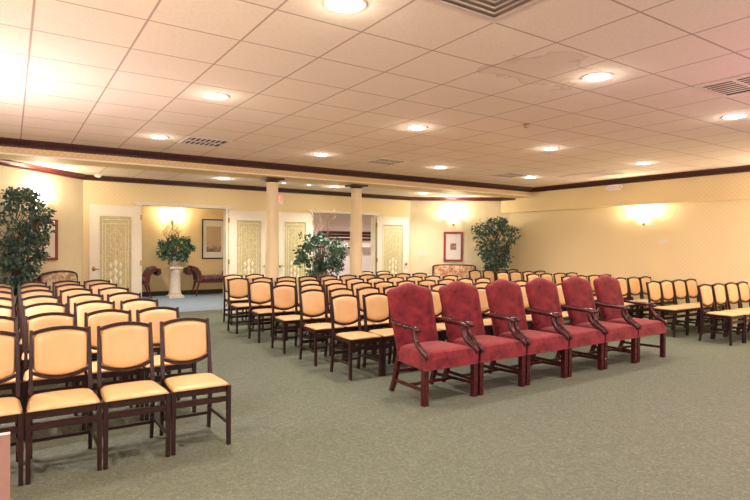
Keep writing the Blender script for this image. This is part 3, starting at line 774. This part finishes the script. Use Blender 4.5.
bm = BM(); box(bm, -.06, .06, -.035, 0, -.04, .04); box(bm, -.05, .05, -.04, -.035, -.045, -.03)
o = obj('thermostat', bm, M_thermo, loc=(XRL+.004, 5.93, 1.59)); o.rotation_euler = (0, 0, -math.pi/2); tag(o, 'small white thermostat on the right wall below the sconce', 'thermostat')
t = thing('emergency_light', 'white emergency light box under the crown moulding on the right wall', 'light', (XR+.004, 6.86, 2.74), -math.pi/2)
bm = BM(); box(bm, -.14, .14, -.07, 0, -.06, .06); obj('housing', bm, M_white, t, bevel=.008)
for s in (-1, 1):
    bm = BM(); sweep(bm, [(s*.17, -.06, .0), (s*.17, -.11, -.01)], (.05, .05), n=12); sweep(bm, [(s*.13, -.04, 0), (s*.17, -.05, 0)], (.02, .02), n=8); obj('lamp_head', bm, M_white, t)
q = on(R0, R1, 8.98)
t = thing('switch_plate', 'wide pale switch plate on the angled wall beside the rightmost door', 'light switch', (q.x, q.y, 1.27), aR)
bm = BM(); box(bm, -.12, .12, -.008, 0, -.06, .06); obj('plate', bm, M_cream, t, bevel=.003)
for k in (-.075, -.025, .025, .075):
    bm = BM(); box(bm, k-.006, k+.006, -.018, -.008, -.012, .012); obj('toggle', bm, M_white, t)
# exit sign
t = thing('exit_sign', 'white exit sign with red letters, partly behind the left column', 'sign', (4.93, RE, 2.50))
bm = BM(); box(bm, -.17, .17, -.05, 0, -.10, .10); obj('housing', bm, M_white, t, bevel=.005)
cu = bpy.data.curves.new('exit_text', 'FONT'); cu.body = 'EXIT'; cu.size = .17; cu.align_x = 'CENTER'; cu.align_y = 'CENTER'; cu.extrude = .002
tmp = bpy.data.objects.new('tmp', cu); COL.objects.link(tmp); dg = bpy.context.evaluated_depsgraph_get(); dg.update()
me = bpy.data.meshes.new_from_object(tmp.evaluated_get(dg)); bpy.data.objects.remove(tmp)
me.materials.clear(); me.materials.append(plain('exit_red', (.8, .04, .03), .5, emit=(1, .06, .05), es=1.6))
o = bpy.data.objects.new('lettering', me); o.location = (0, -.0525, 0); o.rotation_euler = (math.pi/2, 0, 0); link(o, t)
# small white detector dome on the rear ceiling
bm = BM(); lathe(bm, [(.02, -.055), (.045, -.045), (.06, -.025), (.065, 0)], n=20); o = obj('smoke_detector', bm, M_white, smooth=True, loc=(1.34, 11.20, HR)); tag(o, 'small white dome detector near the rear ceiling corner left', 'smoke detector')
bm = BM(); lathe(bm, [(.012, -.045), (.03, -.04), (.008, -.035), (.01, -.012), (.035, -.008), (.035, 0)], n=16); o = obj('sprinkler_head', bm, M_brass, loc=(5.0, 4.36, H)); tag(o, 'small sprinkler head in the middle of the ceiling', 'sprinkler')

# ------------------------------------------------------------------ cloakroom rack
t = thing('coat_rack', 'dark red wooden coat rack with rails across the cloakroom wall', 'coat rack', (8.45, 14.2, 0))
bm = BM(); box(bm, -.98, 1.04, -.03, 0, 1.62, 1.88); obj('back_board', bm, M_mahogred, t, bevel=.004)
bm = BM(); box(bm, -.98, 1.04, -.30, -.03, 1.86, 1.885); obj('shelf', bm, M_mahogred, t)
for z in (1.80, 1.70):
    bm = BM(); sweep(bm, [(-.78, -.16, z), (1.0, -.16, z)], (.022, .022), n=8); obj('rail', bm, M_vent, t)
for xx in (-.80, .1, 1.0):
    bm = BM(); box(bm, xx-.015, xx+.015, -.28, -.03, 1.64, 1.86); obj('bracket', bm, M_mahogred, t)
t = thing('wall_shelf', 'narrow white shelf below the coat rack in the cloakroom', 'shelf', (8.45, 14.2, 0))
bm = BM(); box(bm, -.98, 1.04, -.24, 0, 1.42, 1.445); obj('board', bm, M_mat, t)
for xx in (-.7, .1, .9):
    bm = BM(); sweep(bm, [(xx, -.02, 1.28), (xx, -.20, 1.42)], (.02, .02)); obj('bracket', bm, M_mat, t)

# ------------------------------------------------------------------ ceiling fittings
def spot(x, y, z, e, size=2.35, col=(1, .925, .82), parent=None):
    l = bpy.data.lights.new('downlight_lamp', 'SPOT'); l.energy = e; l.color = col; l.spot_size = size; l.spot_blend = .9; l.shadow_soft_size = .07
    o = bpy.data.objects.new('lamp_light', l); o.location = (x, y, z); link(o, parent); return o
E1 = 76
names = {(0, 0): 'at the top edge of the picture', (1, 0): 'beside the brown ceiling stain', (2, 0): 'just right of the large dark vent',
         (0, 1): 'above the left block of chairs, nearer one', (1, 1): 'over the middle chairs, nearer one', (2, 1): 'over the right aisle, nearer one', (3, 1): 'nearest the right wall sconce',
         (0, 2): 'beside the left rear ceiling vent', (1, 2): 'above the two columns, near the beam', (2, 2): 'near the beam, right of the centre vent', (3, 2): 'nearest the rear right corner by the beam'}
def downlight(x, y, z, lab, e, r=.10, size=2.35):
    t = thing('recessed_downlight', 'round recessed downlight ' + lab, 'ceiling light', (x, y, z), group='recessed downlights')
    bm = BM(); lathe(bm, [(r, -.004), (r+.025, -.010), (r+.03, -.002), (r+.03, 0)], n=28, caps=False); obj('trim_ring', bm, M_rim, t, smooth=True)
    bm = BM(); lathe(bm, [(r+.002, -.006), (r+.002, -.002)], n=28); obj('lens', bm, M_lens, t)
    spot(0, 0, -.03, e, size, parent=t)
    l = bpy.data.lights.new('added_halo', 'POINT'); l.energy = e*.022; l.color = (1, .88, .74); l.shadow_soft_size = .06  # extra point light added below each can to brighten a ceiling halo
    o = bpy.data.objects.new('added_halo_light', l); o.location = (0, 0, -.08); link(o, t)
for (i, j), lab in names.items(): downlight(GX+GS*(2.5+4*i), GY-GS*1.5+4*GS*j, H, lab, E1)
downlight(3.42, 10.4, HR, 'in the rear ceiling left of the first column', E1*1.5)
downlight(5.86, 10.4, HR, 'in the rear ceiling between the columns', E1*1.5)
downlight(8.30, 10.4, HR, 'in the rear ceiling near the rightmost door', E1*1.5)
for x, l2 in ((4.66, 'tiny one just right of the first column'), (5.24, 'tiny one midway between the columns')): downlight(x, 10.4, HR, l2, 10, r=.03)
# further cans of the same grid, out of view, and the hall's own lamps
for i, j in ((3, 0), (0, -1), (1, -1), (2, -1), (3, -1)): spot(GX+GS*(2.5+4*i), GY-GS*1.5+4*GS*j, H-.03, E1)
for p in ((2.3, 13.8, 2.58), (4.3, 13.8, 2.58), (7.0, 12.9, 2.58), (8.8, 12.9, 2.58)): spot(*p, 85, size=2.7)
# unseen point lights: presumed side-wall sconces, plus pink and warm fill added mid-room
for p, e, cc in (((XL+.40, 5.7, 1.8), 75, (.93, .86, 1)), ((XL+.3, 2.2, 2.0), 60, (1, .86, .80)), ((XRL-.35, 3.0, 2.15), 60, (1, .84, .70)), ((5.6, .5, 2.0), 70, (1, .42, .66)), ((2.5, -1.5, 1.9), 60, (1, .78, .72))):
    l = bpy.data.lights.new('sconce_or_fill_bulb', 'POINT'); l.energy = e; l.color = cc; l.shadow_soft_size = .08
    o = bpy.data.objects.new('unseen_fill_light', l); o.location = p; link(o)

def vent(lab, i0, j0, kind, ni=1, nj=1):
    x0, y0 = GX+GS*i0, GY+GS*j0; W, D = GS*ni, GS*nj
    t = thing('ceiling_vent', lab, 'vent', (x0+W/2, y0+D/2, H))
    bm = BM(); w, d = W/2-.012, D/2-.012; f = .035
    for q in ((-w, w, -d, -d+f), (-w, w, d-f, d), (-w, -w+f, -d+f, d-f), (w-f, w, -d+f, d-f)): box(bm, *q, -.012, 0)
    obj('frame', bm, M_vent, t, bevel=.002)
    bm = BM(); box(bm, -w+f, w-f, -d+f, d-f, -.003, 0); obj('duct_opening', bm, {'grille': M_vent, 'four_way': M_ventmid}.get(kind, M_ventdark), t)
    if kind == 'four_way':
        for k in range(5):
            a, a2 = w-f-.055*k-.002, w-f-.055*k-.030
            if a2 < .02: break
            bm = BM()
            for s in range(4):
                rot = Matrix.Rotation(s*math.pi/2, 3, 'Z')
                vs = [bm.verts.new(rot @ Vector(p)) for p in ((-a, -a, -.010), (a, -a, -.010), (a2, -a2, -.014), (-a2, -a2, -.014))]; bm.faces.new(vs)
            obj('louvre', bm, M_vent, t)
    elif kind == 'slots':
        n = int(2*(d-f)/.067)
        for k in range(n):
            y = -d+f+.067*(k+.5); bm = BM(); sweep(bm, [(y, -w+f, -.006), (y, w-f, -.006)], (.026, .003)); obj('louvre', bm, M_vent, t)
        bm = BM(); box(bm, -w+f, w-f, -.012, .012, -.012, -.004); obj('centre_bar', bm, M_vent, t)
    else:
        bm = BM()
        n = int(2*(d-f)/.04)
        for k in range(n): y = -d+f+.04*(k+.5); box(bm, -w+f, w-f, y-.004, y+.004, -.010, -.003)
        obj('louvre', bm, M_vent, t)
vent('large pale louvred ceiling vent cut off by the top edge', 3, -3, 'four_way')
vent('large dark-slotted ceiling vent at the right edge', 8, -3, 'slots')
vent('small slotted ceiling vent near the beam at the left', 3, 6, 'slots')
vent('small slotted ceiling vent near the beam above the columns', 8, 6, 'slots')
vent('small slotted ceiling vent beside the rear right corner', 13, 6, 'slots')
vent('long pale return grille in the ceiling near the right wall', 15, 4, 'grille', 1, 2)

# ------------------------------------------------------------------ pink panel at the lower left
t = thing('display_panel', 'pale pink upright panel cut off at the lower left corner', 'panel', (0, 0, 0))
bm = BM(); box(bm, -.55, -.0, 1.99, 2.015, .05, .918); obj('board', bm, M_pink, t, bevel=.004)
for x in (-.50, -.06):
    bm = BM(); box(bm, x-.02, x+.02, 1.86, 2.14, 0, .05); obj('foot', bm, M_pink, t, bevel=.004)

# ------------------------------------------------------------------ world, camera
wd = bpy.data.worlds.new('World'); bpy.context.scene.world = wd; wd.use_nodes = True
bg = wd.node_tree.nodes['Background']; bg.inputs[0].default_value = (1.0, .84, .80, 1); bg.inputs[1].default_value = 0.6

f_px, yaw, pitch, roll = 548.037, -.587141759, -.00985864, .00703716
cy, sy, cp, sp_ = math.cos(yaw), math.sin(yaw), math.cos(pitch), math.sin(pitch)
r = Vector((cy, sy, 0)); fw = Vector((-sy*cp, cy*cp, sp_)); u = r.cross(fw)
r2 = r*math.cos(roll) + u*math.sin(roll); u2 = -r*math.sin(roll) + u*math.cos(roll)
cam = bpy.data.cameras.new('camera'); cam.sensor_width = 36; cam.lens = f_px*36/750; cam.clip_start = .05
co = bpy.data.objects.new('camera', cam); link(co)
Mx = Matrix((r2, u2, -fw)).transposed().to_4x4(); Mx.translation = Vector((0, 0, 1.5)); co.matrix_world = Mx
sc = bpy.context.scene; sc.camera = co
sc.view_settings.view_transform = 'Standard'; sc.view_settings.look = 'None'; sc.view_settings.gamma = 1
sc.view_settings.exposure = 0.8
sc.cycles.use_denoising = True; sc.cycles.max_bounces = 8; sc.cycles.diffuse_bounces = 5
